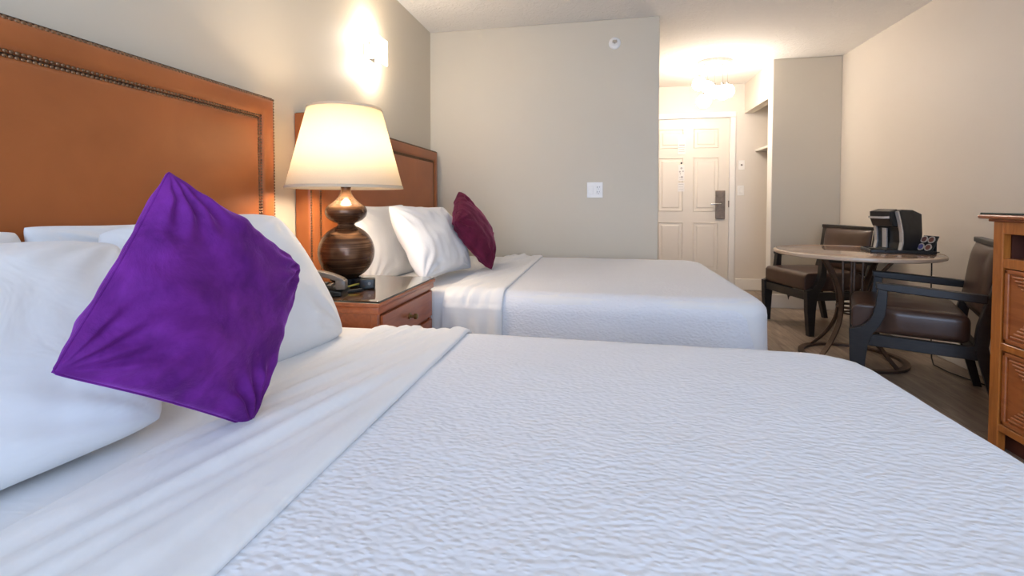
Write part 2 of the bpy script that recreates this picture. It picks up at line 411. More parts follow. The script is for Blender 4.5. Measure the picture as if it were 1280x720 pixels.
# entry door: six raised panels on a slab
def make_door():
    b = nb(); y0 = YD + 0.012
    box(b, DX0, DX1, y0, y0 + 0.04, 0.006, DZ)
    W_ = DX1 - DX0; st = 0.115; pw = (W_ - 3 * st) / 2
    rows = ((0.22, 0.80), (0.93, 1.58), (1.69, 1.925))
    for c in range(2):
        x0 = DX0 + st + c * (pw + st); x1 = x0 + pw
        for z0, z1 in rows:
            # recessed moulding ring and raised field
            for k, (ins, dep) in enumerate(((0.0, 0.005), (0.012, -0.004), (0.03, -0.002))):
                pass
            R = [(0, 0), (0.007, -0.007), (0.016, 0.006), (0.026, 0.006), (0.050, -0.005)]
            loops = []
            for ins, dep in R:
                loops.append([b.verts.new((x, y0 + dep - 0.0005, z)) for x, z in ((x0 + ins, z0 + ins), (x1 - ins, z0 + ins), (x1 - ins, z1 - ins), (x0 + ins, z1 - ins))])
            for A, B in zip(loops, loops[1:]):
                for i in range(4): b.faces.new((A[i], A[(i + 1) % 4], B[(i + 1) % 4], B[i]))
            b.faces.new(loops[-1])
    d = obj('door_1', b, 'door'); d['kind'] = 'structure'
    # openings for the recesses: cut the slab front by lowering only inside the panels is not needed at this size
    b = nb(); box(b, 2.725, 2.832, y0 - 0.022, y0 - 0.001, 0.84, 1.18, 0.006, 2); pl = obj('lock_plate', b, 'lock_metal', d)
    b = nb(); box(b, 2.745, 2.812, y0 - 0.026, y0 - 0.021, 1.03, 1.15, 0.003, 1); box(b, 2.765, 2.80, y0 - 0.028, y0 - 0.021, 0.90, 0.94, 0.003, 1); obj('lock_cover', b, 'lock_metal', pl)
    b = nb(); tube(b, [(2.775, y0 - 0.02, 1.02), (2.775, y0 - 0.055, 1.02)], 0.013, 14); tube(b, [(2.782, y0 - 0.055, 1.02), (2.72, y0 - 0.058, 1.02), (2.665, y0 - 0.052, 1.018)], [0.011, 0.010, 0.008], 12)
    obj('door_handle', b, 'chrome', d, True, angle=40)
    b = nb(); box(b, DX1 - 0.006, DX1 + 0.010, y0 - 0.012, y0, 0.98, 1.06, 0.002, 1); obj('latch', b, 'lock_metal', d)
    b = nb(); tube(b, [(2.335, y0 - 0.006, 1.513), (2.335, y0 + 0.002, 1.513)], 0.011, 16); obj('peephole', b, 'black_base', d)
    return y0
y0 = make_door()
def notice(label, x0, x1, z0, z1, marks):
    b = nb(); box(b, x0, x1, y0 - 0.0105, y0 - 0.0085, z0, z1); p = obj('door_notice', b, 'paper')
    tag(p, label, 'notice')
    b = nb()
    for q in marks:
        if q[0] == 'l': box(b, q[1], q[2], y0 - 0.0112, y0 - 0.0104, q[3], q[3] + q[4])
        else:
            vs = bmesh.ops.create_circle(b, cap_ends=True, segments=16, radius=q[3])['verts']
            for v in vs: v.co = Vector((q[1] + v.co.x, y0 - 0.0112, q[2] + v.co.y))
    obj('print', b, 'paper_ink', p)
cx = 2.335
notice('pale printed notice taped above the peephole on the entry door', cx - 0.045, cx + 0.045, 1.62, 1.86,
       [('l', cx - 0.035, cx + 0.035, 1.70, 0.006), ('l', cx - 0.035, cx + 0.03, 1.675, 0.006), ('l', cx - 0.035, cx + 0.035, 1.65, 0.004), ('l', cx - 0.03, cx + 0.035, 1.725, 0.012)])
notice('narrow notice with small round symbols below the peephole on the entry door', cx - 0.035, cx + 0.035, 1.30, 1.49,
       [('c', cx, 1.452, 0.013), ('c', cx - 0.018, 1.41, 0.010), ('c', cx + 0.018, 1.415, 0.009), ('c', cx - 0.012, 1.385, 0.008), ('c', cx + 0.006, 1.345, 0.013), ('l', cx - 0.026, cx - 0.008, 1.34, 0.004), ('l', cx - 0.02, cx + 0.025, 1.315, 0.004)])
notice('small square printed card lowest on the entry door', cx - 0.04, cx + 0.036, 1.17, 1.275,
       [('l', cx - 0.03, cx + 0.025, 1.255, 0.004), ('l', cx - 0.03, cx + 0.02, 1.225, 0.003), ('l', cx - 0.03, cx + 0.025, 1.195, 0.003)])


# wall plates
def rocker(b, cx_, cz, y, wd=0.034, h=0.066):
    box(b, cx_ - wd / 2, cx_ + wd / 2, y - 0.010, y - 0.004, cz - h / 2, cz + h / 2, 0.003, 2)
t = thing('wall_plate', 'white switch and outlet plate on the grey wall above the far bed', 'switch', (1.342, YW, 1.133))
b = nb(); box(b, -0.06, 0.06, -0.006, -0.0005, -0.06, 0.06, 0.003, 2); obj('cover_plate', b, 'white_plastic', t)
b = nb(); rocker(b, -0.027, 0, 0); obj('rocker_switch', b, 'white_plastic', t)
b = nb(); rocker(b, 0.027, 0, 0); ou = obj('outlet', b, 'white_plastic', t)
b = nb()
for s in (-1, 1):
    box(b, 0.027 - 0.010, 0.027 - 0.0065, -0.0112, -0.0095, s * 0.018 - 0.002, s * 0.018 + 0.010)
    box(b, 0.027 + 0.0055, 0.027 + 0.009, -0.0112, -0.0095, s * 0.018, s * 0.018 + 0.010)
    tube(b, [(0.027, -0.0112, s * 0.018 - 0.010), (0.027, -0.0095, s * 0.018 - 0.010)], 0.003, 8)
obj('slots', b, 'grey_plastic', ou)
t = thing('light_switch', 'white rocker light switch on the wall right of the entry door', 'switch', (3.003, YD, 1.18))
b = nb(); box(b, -0.038, 0.038, -0.006, -0.0005, -0.06, 0.06, 0.003, 2); obj('cover_plate', b, 'white_plastic', t)
b = nb(); rocker(b, 0, 0, 0); obj('rocker_switch', b, 'white_plastic', t)
t = thing('thermostat_dial', 'small white control plate with a grey button above the entry light switch', 'thermostat', (3.008, YD, 1.48))
b = nb(); box(b, -0.034, 0.034, -0.008, -0.0005, -0.056, 0.056, 0.003, 2); obj('cover_plate', b, 'white_plastic', t)
b = nb(); tube(b, [(0, -0.014, 0), (0, -0.007, 0)], 0.011, 16); obj('button', b, 'grey_plastic', t)
# sprinkler
t = thing('fire_sprinkler', 'small round chrome sidewall sprinkler high on the grey wall', 'sprinkler', (1.485, YW, 2.25))
b = nb(); lathe(b, [(0.045, 0.0), (0.045, 0.004), (0.038, 0.010), (0.026, 0.012)], 28)
for v in b.verts: v.co = Vector((v.co.x, -v.co.z - 0.0005, v.co.y))
obj('escutcheon', b, 'white_plastic', t, True, angle=40)
b = nb(); tube(b, [(0, -0.01, 0), (0, -0.04, 0)], 0.010, 12); box(b, -0.016, 0.016, -0.050, -0.044, -0.010, 0.010, 0.001, 1)
for s in (-1, 1): tube(b, [(s * 0.008, -0.03, 0), (s * 0.016, -0.04, 0), (s * 0.004, -0.047, 0)], 0.0025, 8)
obj('sprinkler_head', b, 'chrome', t, True, angle=40)

# ------------------------------------------------------------------ wall sconce
t = thing('wall_sconce', 'lit square frosted glass sconce on the wall between the beds', 'wall lamp', (0, 2.62, 1.95))
b = nb(); box(b, 0.0005, 0.018, -0.055, 0.055, -0.055, 0.055, 0.003, 1); obj('back_plate', b, 'chrome', t)
b = nb()
box(b, 0.085, 0.097, -0.07, 0.07, -0.075, 0.075, 0.004, 2)
box(b, 0.022, 0.0845, -0.07, 0.07, -0.012, 0.012, 0.004, 1)
obj('glass_panel', b, 'sconce_glass', t)
for z in (-0.03, 0.03):
    b = nb(); tube(b, [(0.018, 0, z), (0.084, 0, z)], 0.012, 12); obj('bulb', b, 'bulb', t, True, angle=40)
b = nb(); box(b, 0.018, 0.024, -0.074, -0.070, -0.06, 0.06); box(b, 0.024, 0.085, -0.076, -0.071, -0.05, -0.044); obj('bracket', b, 'chrome', t)
l = point('sconce_light', (0.055, 0, 0.1), SCONCE_W, (1.0, 0.89, 0.76), 0.05); l.parent = t
l = point('sconce_light', (0.055, 0, -0.1), SCONCE_W, (1.0, 0.89, 0.76), 0.05); l.parent = t

# ------------------------------------------------------------------ pendant
t = thing('pendant_light', 'round cluster pendant with glowing glass globes on the entry ceiling', 'ceiling light', (2.483, 4.974, H))
b = nb(); lathe(b, [(0.172, -0.0005), (0.172, -0.028), (0.165, -0.034), (0.155, -0.036)], 48); can = obj('canopy', b, 'satin_plate', t, True, angle=35)
spots = [(-0.13, 0.03, -0.20, 0.066), (-0.11, -0.10, -0.40, 0.068), (0.03, 0.10, -0.27, 0.066), (0.07, -0.07, -0.315, 0.072), (0.135, 0.02, -0.285, 0.066), (-0.03, 0.13, -0.21, 0.060)]
for i, (x, y, z, r) in enumerate(spots):
    b = nb(); ball(b, (x, y, z), r); g = obj('globe', b, 'globe', t, True)
    b = nb(); lathe(b, [(r * 1.0, -0.004), (r * 1.012, 0.0), (r * 1.0, 0.004)], 32, (0, 0, 0), False)
    R_ = Matrix.Rotation(0.22, 4, 'Y')
    for v in b.verts: v.co = R_ @ v.co + Vector((x, y, z - 0.005))
    obj('globe_band', b, 'chrome', g, True)
    b = nb(); tube(b, [(x, y, -0.036), (x, y, z + r - 0.002)], 0.0018, 6); tube(b, [(x, y, z + r - 0.004), (x, y, z + r + 0.02)], 0.012, 12)
    obj('suspension_wire', b, 'chrome', g, True, angle=40)
    b = nb(); tube(b, [(x, y, -0.046), (x, y, -0.034)], 0.007, 10); obj('wire_grip', b, 'grey_plastic', can)


# ------------------------------------------------------------------ headboards
def make_headboard(y0, y1, ztop, label):
    t = thing('headboard', label, 'headboard', (0, (y0 + y1) / 2, 0))
    hw = (y1 - y0) / 2; zb = 0.30; D = 0.082; bw, bt = 0.090, 0.094
    b = nb(); box(b, 0.003, 0.030, -hw + 0.004, hw - 0.004, zb - 0.28, ztop - 0.006, 0.003, 1); obj('back_board', b, 'cherry', t)
    ny, nz = 120, 84
    def prof(y, z):
        e = min(hw - abs(y), ztop - z)
        g = min((hw - bw) - abs(y), (ztop - bt) - z)
        R = 0.018
        x = D - (R - math.sqrt(max(0, R * R - (R - min(e, R)) ** 2))) * 1.0
        if g < 0:   # border roll
            k = max(0.0, min(1.0, e / bt)); x += 0.006 * math.sin(PI * k)
        dd = abs(g + 0.008)
        x -= 0.012 * math.exp(-(dd / 0.010) ** 2)
        if g > 0:
            x += 0.010 * (1 - math.exp(-g / 0.05))
            x += 0.0025 * noise.noise(Vector((y * 3.1, z * 3.1, 1.3)))
        return x
    def axis(a, c, extra, n):
        s = set(round(a + (c - a) * i / n, 5) for i in range(n + 1))
        for p, q in extra:
            for k in range(9): s.add(round(p + (q - p) * k / 8, 5))
        return sorted(s)
    ys = axis(-hw, hw, [(-hw, -hw + 0.018), (hw - 0.018, hw), (-hw + bw - 0.03, -hw + bw + 0.03), (hw - bw - 0.03, hw - bw + 0.03)], 70)
    zs = axis(zb, ztop, [(ztop - 0.018, ztop), (ztop - bt - 0.03, ztop - bt + 0.03)], 44)
    g = [[b2 for b2 in range(0)] for _ in ys]
    b = nb()
    G = [[b.verts.new((prof(y, z), y, z)) for z in zs] for y in ys]
    for i in range(len(ys) - 1):
        for j in range(len(zs) - 1): b.faces.new((G[i][j], G[i + 1][j], G[i + 1][j + 1], G[i][j + 1]))
    # returns to the board
    def skirt(vs):
        lo = [b.verts.new((0.006, v.co.y, v.co.z)) for v in vs]
        for i in range(len(vs) - 1): b.faces.new((vs[i], vs[i + 1], lo[i + 1], lo[i]))
    skirt(G[0]); skirt(G[-1]); skirt([r[-1] for r in G]); skirt([r[0] for r in G])
    obj('upholstery', b, 'orange_leather', t, True, angle=50)
    def nails(name, lines, r, step, xo):
        b = nb()
        for (ya, za), (yb, zb_) in lines:
            L = math.hypot(yb - ya, zb_ - za); n = max(1, int(L / step))
            for k in range(n + 1):
                y = ya + (yb - ya) * k / n; z = za + (zb_ - za) * k / n
                x = prof(max(-hw + 0.004, min(hw - 0.004, y)), min(ztop - 0.004, z)) + xo
                ring = [b.verts.new((x, y + r * math.cos(a * PI / 4), z + r * math.sin(a * PI / 4))) for a in range(8)]
                mid = [b.verts.new((x + r * 0.5, y + 0.6 * r * math.cos(a * PI / 4), z + 0.6 * r * math.sin(a * PI / 4))) for a in range(8)]
                for a in range(8): b.faces.new((ring[a], ring[(a + 1) % 8], mid[(a + 1) % 8], mid[a]))
                b.faces.new(mid)
        obj(name, b, 'nail', t, True)
    e = 0.007; iy, iz = hw - bw + 0.008, ztop - bt + 0.008
    nails('outer_nailhead_trim', [((-hw + e, zb), (-hw + e, ztop - e)), ((-hw + e, ztop - e), (hw - e, ztop - e)), ((hw - e, zb), (hw - e, ztop - e))], 0.0058, 0.0118, 0.001)
    rows = []
    for o_ in (-0.0055, 0.0055):
        rows += [((-iy - o_, zb), (-iy - o_, iz + o_)), ((-iy - o_, iz + o_), (iy + o_, iz + o_)), ((iy + o_, zb), (iy + o_, iz + o_))]
    nails('inner_nailhead_trim', rows, 0.0052, 0.0115, 0.003)
    # dark gimp strip beneath the double row
    b = nb(); s_ = 0.011
    xg = prof(0, iz) + 0.0005
    box(b, xg - 0.006, xg + 0.001, -iy - s_, iy + s_, iz - s_, iz + s_)
    for s in (-1, 1): box(b, xg - 0.006, xg + 0.001, s * iy - s_, s * iy + s_, zb, iz + s_)
    obj('gimp_strip', b, 'nail_strip', t)
    b = nb(); box(b, 0.010, 0.072, -hw, hw, ztop - 0.0005, ztop + 0.003, 0.001, 1); obj('edge_trim', b, 'nail_strip', t)
    return t
make_headboard(0.015, 1.690, 1.457, 'orange tan leather headboard with nailhead border behind the near bed')
make_headboard(1.922, 3.597, 1.446, 'orange tan leather headboard behind the lamp and the far bed')


# ------------------------------------------------------------------ beds
def drape(b, x0, x1, y0, y1, ztop, rc, R, zhem, off=0.0, foot=True, res=0.02, wr=None, flare=0.0, th=0.0):
    """cloth lying over a block: flat on top, rolling over rounded edges, hanging to zhem"""
    y0 -= off; y1 += off; ztop += off
    if foot: x1 += off
    cx1 = x1 - rc if foot else x1
    cy0, cy1 = y0 + rc, y1 - rc
    flat = rc - R; drop = ztop - zhem; La = flat + R * PI / 2 + (drop - R)
    nx = int(((cx1 - x0) + (La if foot else 0)) / res); ny = int((cy1 - cy0 + 2 * La) / res)
    G = []
    for i in range(nx + 1):
        row = []
        a = x0 + ((cx1 - x0) + (La if foot else 0)) * i / nx
        for j in range(ny + 1):
            q = cy0 - La + (cy1 - cy0 + 2 * La) * j / ny
            px, py = min(a, cx1), max(cy0, min(cy1, q))
            dx, dy = a - px, q - py; d = math.hypot(dx, dy)
            if d < 1e-7: x, y, z = px, py, ztop; n = Vector((0, 0, 1))
            else:
                ux, uy = dx / d, dy / d
                if d < flat: o, z, n = d, ztop, Vector((0, 0, 1))
                elif d < flat + R * PI / 2:
                    th_ = (d - flat) / R; o = flat + R * math.sin(th_); z = ztop - R * (1 - math.cos(th_)); n = Vector((ux * math.sin(th_), uy * math.sin(th_), math.cos(th_)))
                else:
                    e = d - flat - R * PI / 2; o = flat + R + flare * min(e, drop); z = max(zhem, ztop - R - e); n = Vector((ux, uy, 0))
                x, y = px + ux * o, py + uy * o
            p = Vector((x, y, z))
            if wr: p += n * wr(a, q, d, x, y, z)
            row.append(b.verts.new(p))
        G.append(row)
    for i in range(nx):
        for j in range(ny): b.faces.new((G[i][j], G[i + 1][j], G[i + 1][j + 1], G[i][j + 1]))
    return G


def solidify(o, th, off=-1.0):
    s = o.modifiers.new('thickness', 'SOLIDIFY'); s.thickness = th; s.offset = off


def fbm(x, y, z=0.0, o=3):
    return noise.fractal(Vector((x, y, z)), 1.0, 2.0, o)


def make_bed(yc, label_bed, label_cov, label_sheet, seed, xf=0.985):
    hw = 0.735; y0, y1 = yc - hw, yc + hw; zt = 0.621; x0 = 0.115; x1 = 2.095
    t = thing('bed', label_bed, 'bed', (0, yc, 0))
    b = nb(); box(b, x0, x1 - 0.02, -hw + 0.03, hw - 0.03, 0.12, 0.335, 0.02, 2); obj('box_spring', b, 'cotton', t, True, angle=40)
    for sx in (x0 + 0.1, x1 - 0.14):
        for sy in (-hw + 0.12, hw - 0.12):
            b = nb(); lathe(b, [(0.022, 0.0), (0.030, 0.12)], 16, (sx, sy, 0)); obj('leg', b, 'espresso', t, True, angle=40)
    b = nb()
    def wm(a, q, d, x, y, z):
        return 0.002 * fbm(x * 5, y * 5, seed)
    drape(b, x0, x1, -hw, hw, zt, 0.12, 0.055, 0.34, res=0.025, wr=wm)
    # close the ends and the bottom
    bmesh.ops.holes_fill(b, edges=[e for e in b.edges if e.is_boundary], sides=0)
    obj('mattress', b, 'sheet', t, True, angle=60)
    # coverlet
    def wc(a, q, d, x, y, z):
        v = 0.0025 * fbm(x * 3.0, y * 3.0, seed + 4) + 0.0012 * fbm(x * 14, y * 14, seed + 1)
        if z < zt - 0.10:
            k = min(1, (zt - 0.10 - z) / 0.3); v += k * 0.010 * math.sin((x * 1.0 + y * 1.7) * 11 + seed) + 0.006 * k
        return v
    b = nb(); drape(b, xf - 0.055, x1, y0, y1, zt, 0.17, 0.085, 0.06, off=0.008, res=0.016, wr=wc, flare=0.03)
    o = obj('coverlet', b, 'coverlet', None, True); solidify(o, 0.006); tag(o, label_cov, 'bedspread')
    # folded back top sheet
    def ws(a, q, d, x, y, z):
        s = (x - 0.68) / (xf - 0.68)
        e = 0.0
        env = max(0.0, math.sin(PI * min(1, max(0, s)))) ** 0.7
        yy = y - yc
        r = noise.noise(Vector((x * 30 - yy * 7.5, yy * 1.6, seed * 1.7)))
        r2 = noise.noise(Vector((x * 62 - yy * 14, yy * 2.4, seed * 0.7 + 3)))
        amp = 0.4 + 0.8 * max(0, noise.noise(Vector((yy * 1.3, x * 2, seed + 7.7))) + 0.35)
        if z > zt - 0.05: e = env * amp * (0.021 * r + 0.011 * r2)
        else: e = 0.006 + 0.006 * math.sin(x * 70 + seed) * min(1, (zt - 0.05 - z) / 0.15)
        roll = 0.006 * max(0, 1 - ((s - 0.93) / 0.10) ** 2)
        return e + roll + (0 if s > 0.07 else -0.006 * (0.07 - s) / 0.07)
    b = nb(); G = drape(b, 0.68, xf, y0, y1, zt, 0.17, 0.085, 0.07, off=0.017, foot=False, res=0.010, wr=ws, flare=0.02)
    # roll the fold edge under
    prev = G[-1]
    for k in range(1, 5):
        an = k * PI / 5; new = []
        for j, v in enumerate(G[-1]):
            nrm = Vector((0, 0, 1)) if 0.0 < v.co.z and v.co.z > zt - 0.02 else (Vector((0, -1 if v.co.y < yc else 1, 0)))
            new.append(b.verts.new(v.co + Vector((0.008 * math.sin(an), 0, 0)) - nrm * 0.007 * (1 - math.cos(an))))
        for j in range(len(new) - 1): b.faces.new((prev[j], new[j], new[j + 1], prev[j + 1]))
        prev = new
    o = obj('folded_sheet', b, 'sheet', None, True); tag(o, label_sheet, 'sheet')
    return t


Y1, Y2 = 0.705, 2.775
make_bed(Y1, 'near bed with white mattress against the orange headboard', 'textured white coverlet filling the foreground on the near bed',
         'smooth white sheet folded back across the near bed beside the purple cushion', 2.3)
make_bed(Y2, 'far bed with white mattress against the grey wall behind the nightstand', 'textured white coverlet hanging over the far bed',
         'smooth white sheet folded back across the far bed below the maroon cushion', 5.1, xf=0.955)


# ------------------------------------------------------------------ pillows
def pillow(name, label, cat, c, U, V, Wd, Ht, T, m, seed=0.0, shear=False, wr=0.006, pinch=0.07, n=56, group=None, seam=0.0, power=0.42, fold=1.0, sag=0.0, crease=0.55, corner=0.035):
    U = Vector(U).normalized(); V = Vector(V)
    if not shear: V = V - U * V.dot(U)
    V.normalize(); N = U.cross(V).normalized()
    b = nb(); sides = []
    for s in (1, -1):
        G = []
        for i in range(n + 1):
            row = []
            for j in range(n + 1):
                # denser near the rim
                u = math.sin(PI / 2 * (2 * i / n - 1)); v = math.sin(PI / 2 * (2 * j / n - 1))
                x = Wd / 2 * u * (1 - pinch * (1 - v * v) * u * u); y = Ht / 2 * v * (1 - pinch * 1.2 * (1 - u * u) * v * v)
                x *= 1 - corner * (u * v) ** 8; y *= 1 - corner * (u * v) ** 8
                f = max(0.0, (1 - u * u) * (1 - v * v)) ** power
                f *= 1 + sag * (-v) * 0.35
                h = T / 2 * f
                k = min(1.0, f * 1.6)
                w_ = noise.noise(Vector((x * 7 + seed * 3.1, y * 7, s * 2.0 + seed))) * 1.6
                # creases that run in from the corners and edges
                r = math.hypot(abs(u) - 1, abs(v) - 1)
                ang = math.atan2(1 - abs(v), 1 - abs(u))
                cr = math.sin(ang * 16 + seed * 5 + noise.noise(Vector((x * 5, y * 5, seed))) * 4) * math.exp(-((r - 0.35) / 0.30) ** 2)
                w2 = noise.noise(Vector((x * 22, y * 9 + seed, seed * 2.0 + s)))
                if crease >= 0.8:
                    eu, ev = math.exp(-(1 - abs(u)) / 0.32), math.exp(-(1 - abs(v)) / 0.32)
                    h += wr * 1.1 * min(1.0, f * 2.5) * (noise.noise(Vector((y * 34 + x * 9, x * 5, seed + s))) * eu + noise.noise(Vector((x * 34 - y * 9, y * 5, seed + 3 * s))) * ev)
                h += wr * k * (w_ + fold * 0.8 * cr + crease * w2)
                row.append(b.verts.new(Vector(c) + U * x + V * y + N * (s * h)))
            G.append(row)
        for i in range(n):
            for j in range(n):
                f4 = (G[i][j], G[i + 1][j], G[i + 1][j + 1], G[i][j + 1]); b.faces.new(f4 if s > 0 else f4[::-1])
        sides.append(G)
    bmesh.ops.remove_doubles(b, verts=b.verts[:], dist=0.0004)
    o = obj(name, b, m, None, True)
    tag(o, label, cat, group)
    if seam:
        b = nb(); path = []
        for i in range(n + 1): path.append((i, 0))
        for j in range(1, n + 1): path.append((n, j))
        for i in range(n - 1, -1, -1): path.append((i, n))
        for j in range(n - 1, -1, -1): path.append((0, j))
        pts = []
        for i, j in path:
            u = math.sin(PI / 2 * (2 * i / n - 1)); v = math.sin(PI / 2 * (2 * j / n - 1))
            x = Wd / 2 * u * (1 - pinch * (1 - v * v) * u * u); y = Ht / 2 * v * (1 - pinch * 1.2 * (1 - u * u) * v * v)
            x *= 1 - corner * (u * v) ** 8; y *= 1 - corner * (u * v) ** 8
            p = Vector(c) + U * x + V * y
            if not pts or (p - pts[-1]).length > 0.004: pts.append(p)
        tube(b, pts, seam, 8, True); obj('piping', b, m, o, True)
    return o


pillow('pillow', 'large white pillow leaning at the front left of the near bed', 'pillow', (0.415, 0.425, 0.795), (0.20, 0.98, 0.0), (-0.66, 0.37, 0.62), 0.71, 0.465, 0.18, 'cotton', 1.0, True, wr=0.006, pinch=0.0)
pillow('pillow', 'white pillow peeking over the large front left pillow at the left edge', 'pillow', (0.195, 0.455, 0.775), (0.02, 1, 0.0), (-0.16, 0.0, 0.75), 0.66, 0.41, 0.13, 'cotton', 2.0, wr=0.006, pinch=0.01)
pillow('pillow', 'white pillow right of the purple cushion, its corner rising beside the lamp', 'pillow', (0.423, 1.095, 0.795), (0.24, 0.97, 0.055), (-0.56, 0.12, 0.76), 0.49, 0.455, 0.18, 'cotton', 3.0, wr=0.006, pinch=-0.045)
pillow('pillow', 'white pillow against the near headboard, mostly hidden behind the purple cushion', 'pillow', (0.185, 1.10, 0.785), (0.0, 1, 0.022), (-0.12, 0.0, 0.75), 0.62, 0.42, 0.11, 'cotton', 4.0, wr=0.007, pinch=0.07)
pillow('throw_cushion', 'bright purple velvet cushion propped on its corner on the near bed', 'cushion', (0.725, 0.695, 0.855), (-0.094, 0.587, 0.804), (-0.143, -0.807, 0.573), 0.335, 0.34, 0.135, 'purple', 5.0, wr=0.009, pinch=0.03, seam=0.0022, n=90, power=0.38, crease=0.9, corner=0.012)
pillow('pillow', 'plump creased white pillow leaning at the front of the far bed', 'pillow', (0.50, 2.40, 0.83), (0.119, 0.993, -0.017), (-0.462, 0.071, 0.884), 0.60, 0.42, 0.18, 'cotton', 6.0, wr=0.010, crease=0.7)
pillow('pillow', 'white pillow behind the lamp, standing against the far headboard', 'pillow', (0.21, 2.42, 0.815), (0.02, 1, 0.0), (-0.2, 0.0, 0.75), 0.66, 0.44, 0.15, 'cotton', 7.0, wr=0.007)
pillow('pillow', 'white pillow nearest the grey wall on the far bed, behind the maroon cushion', 'pillow', (0.25, 3.12, 0.80), (0.02, 1, 0.0), (-0.25, 0.0, 0.75), 0.64, 0.42, 0.17, 'cotton', 8.0, wr=0.006)
pillow('throw_cushion', 'dark maroon velvet cushion propped on its corner on the far bed', 'cushion', (0.645, 2.70, 0.875), (-0.219, 0.873, 0.435), (-0.439, -0.487, 0.755), 0.40, 0.375, 0.15, 'maroon', 9.0, wr=0.008, pinch=0.02, seam=0.0025, power=0.36, crease=0.8, corner=0.012)

# ------------------------------------------------------------------ nightstand
NX, NY0, NY1, NZ = 0.64, 1.487, 2.045, 0.682
t = thing('nightstand', 'reddish cherry nightstand with glass top between the two beds', 'nightstand', (0.33, (NY0 + NY1) / 2, 0))
ox, oy = 0.33, (NY0 + NY1) / 2; hy = (NY1 - NY0) / 2; xf = NX - ox; xb = 0.10 - ox
b = nb()
box(b, xb, xf - 0.022, -hy + 0.018, hy - 0.018, 0.07, NZ - 0.04, 0.002, 1)
box(b, xf - 0.040, xf - 0.016, -hy + 0.016, -hy + 0.040, 0.0, NZ - 0.04, 0.002, 1); box(b, xf - 0.040, xf - 0.016, hy - 0.040, hy - 0.016, 0.0, NZ - 0.04, 0.002, 1)
box(b, xb, xb + 0.03, -hy + 0.016, -hy + 0.046, 0.0, 0.1); box(b, xb, xb + 0.03, hy - 0.046, hy - 0.016, 0.0, 0.1)
obj('body', b, 'cherry', t)
b = nb(); box(b, xb - 0.0, xf - 0.006, -hy + 0.008, hy - 0.008, NZ - 0.042, NZ - 0.014, 0.004, 2); box(b, xb, xf, -hy, hy, NZ - 0.016, NZ - 0.001, 0.005, 3); obj('table_top', b, 'cherry', t, True, angle=40)
b = nb(); box(b, xb + 0.01, xf - 0.003, -hy + 0.003, hy - 0.003, NZ - 0.0008, NZ + 0.0065, 0.0015, 2); obj('glass_top', b, 'glass_top', t)
for z0, z1 in ((NZ - 0.168, NZ - 0.052), (NZ - 0.30, NZ - 0.182), (NZ - 0.43, NZ - 0.314)):
    b = nb(); box(b, xf - 0.020, xf - 0.008, -hy + 0.044, hy - 0.024, z0, z1, 0.003, 2); dr = obj('drawer', b, 'cherry', t)
    zc = (z0 + z1) / 2
    b = nb(); tube(b, [(xf - 0.008, 0.0, zc), (xf + 0.012, 0, zc), (xf + 0.014, 0, zc), (xf + 0.024, 0, zc), (xf + 0.028, 0, zc)], [0.006, 0.006, 0.012, 0.012, 0.006], 16); tube(b, [(xf - 0.008, 0, zc), (xf - 0.004, 0, zc)], 0.013, 16)
    obj('knob', b, 'brass', dr, True, angle=40)

# ------------------------------------------------------------------ table lamp
LX, LY, LZ = 0.352, 1.768, NZ + 0.0065
t = thing('table_lamp', 'lit double gourd table lamp with cream shade on the nightstand', 'table lamp', (LX, LY, LZ))
b = nb(); lathe(b, [(0.068, 0.0), (0.070, 0.006), (0.068, 0.012), (0.060, 0.014), (0.060, 0.022), (0.066, 0.024), (0.066, 0.034), (0.055, 0.036)], 48); obj('base', b, 'black_base', t, True, angle=35)
prof = []
def arcp(rc, zc, a0, a1, rz, n=22):
    return [(rc * math.cos(a0 + (a1 - a0) * k / n), zc + rz * math.sin(a0 + (a1 - a0) * k / n)) for k in range(n + 1)]
R1 = 0.113
prof += [(0.045, 0.034)] + arcp(R1, 0.140, -1.15, 1.22, 0.114)
z1 = prof[-1][1]; prof += [(0.033, z1 + 0.007), (0.036, z1 + 0.012)]
prof += arcp(0.084, z1 + 0.060, -1.05, 0.55, 0.052)
zt_ = prof[-1][1]; r0 = prof[-1][0]
for k in range(1, 12):
    q = k / 11; prof.append((r0 + (0.019 - r0) * (1 - (1 - q) ** 2.1), zt_ + 0.068 * q))
prof.append((0.021, prof[-1][1] + 0.012))
b = nb(); lathe(b, prof, 64); body = obj('body', b, 'lamp_glaze', t, True, angle=50)
zn = prof[-1][1]
b = nb(); lathe(b, [(0.020, zn - 0.004), (0.021, zn + 0.004), (0.016, zn + 0.01), (0.012, zn + 0.03), (0.012, zn + 0.07), (0.018, zn + 0.075), (0.018, zn + 0.11)], 24); obj('socket', b, 'brass', t, True, angle=40)
b = nb(); ball(b, (0, 0, zn + 0.155), 0.030, sz=1.35); obj('bulb', b, 'bulb', t, True)
zs0, zs1, rs0, rs1 = 0.405, 0.735, 0.232, 0.146
b = nb(); lathe(b, [(rs0, zs0), (rs1, zs1)], 72, close=False)
o = obj('lamp_shade', b, 'shade', t, True); solidify(o, 0.0015)
for r, z in ((rs0, zs0), (rs1, zs1)):
    b = nb(); dz = 0.010 if z == zs0 else -0.010; dr_ = (rs1 - rs0) / (zs1 - zs0) * dz
    lathe(b, [(r + 0.0018, z - 0.001 * (1 if dz > 0 else -1)), (r + dr_ + 0.0018, z + dz)], 72, close=False); q = obj('shade_trim', b, 'shade', o, True); solidify(q, 0.0012)
b = nb()
zr = zs1 - 0.012
for k in range(3):
    a = k * 2 * PI / 3 + 0.4; tube(b, [(0, 0, zr), ((rs1 - 0.001) * math.cos(a), (rs1 - 0.001) * math.sin(a), zr + 0.004)], 0.0018, 6)
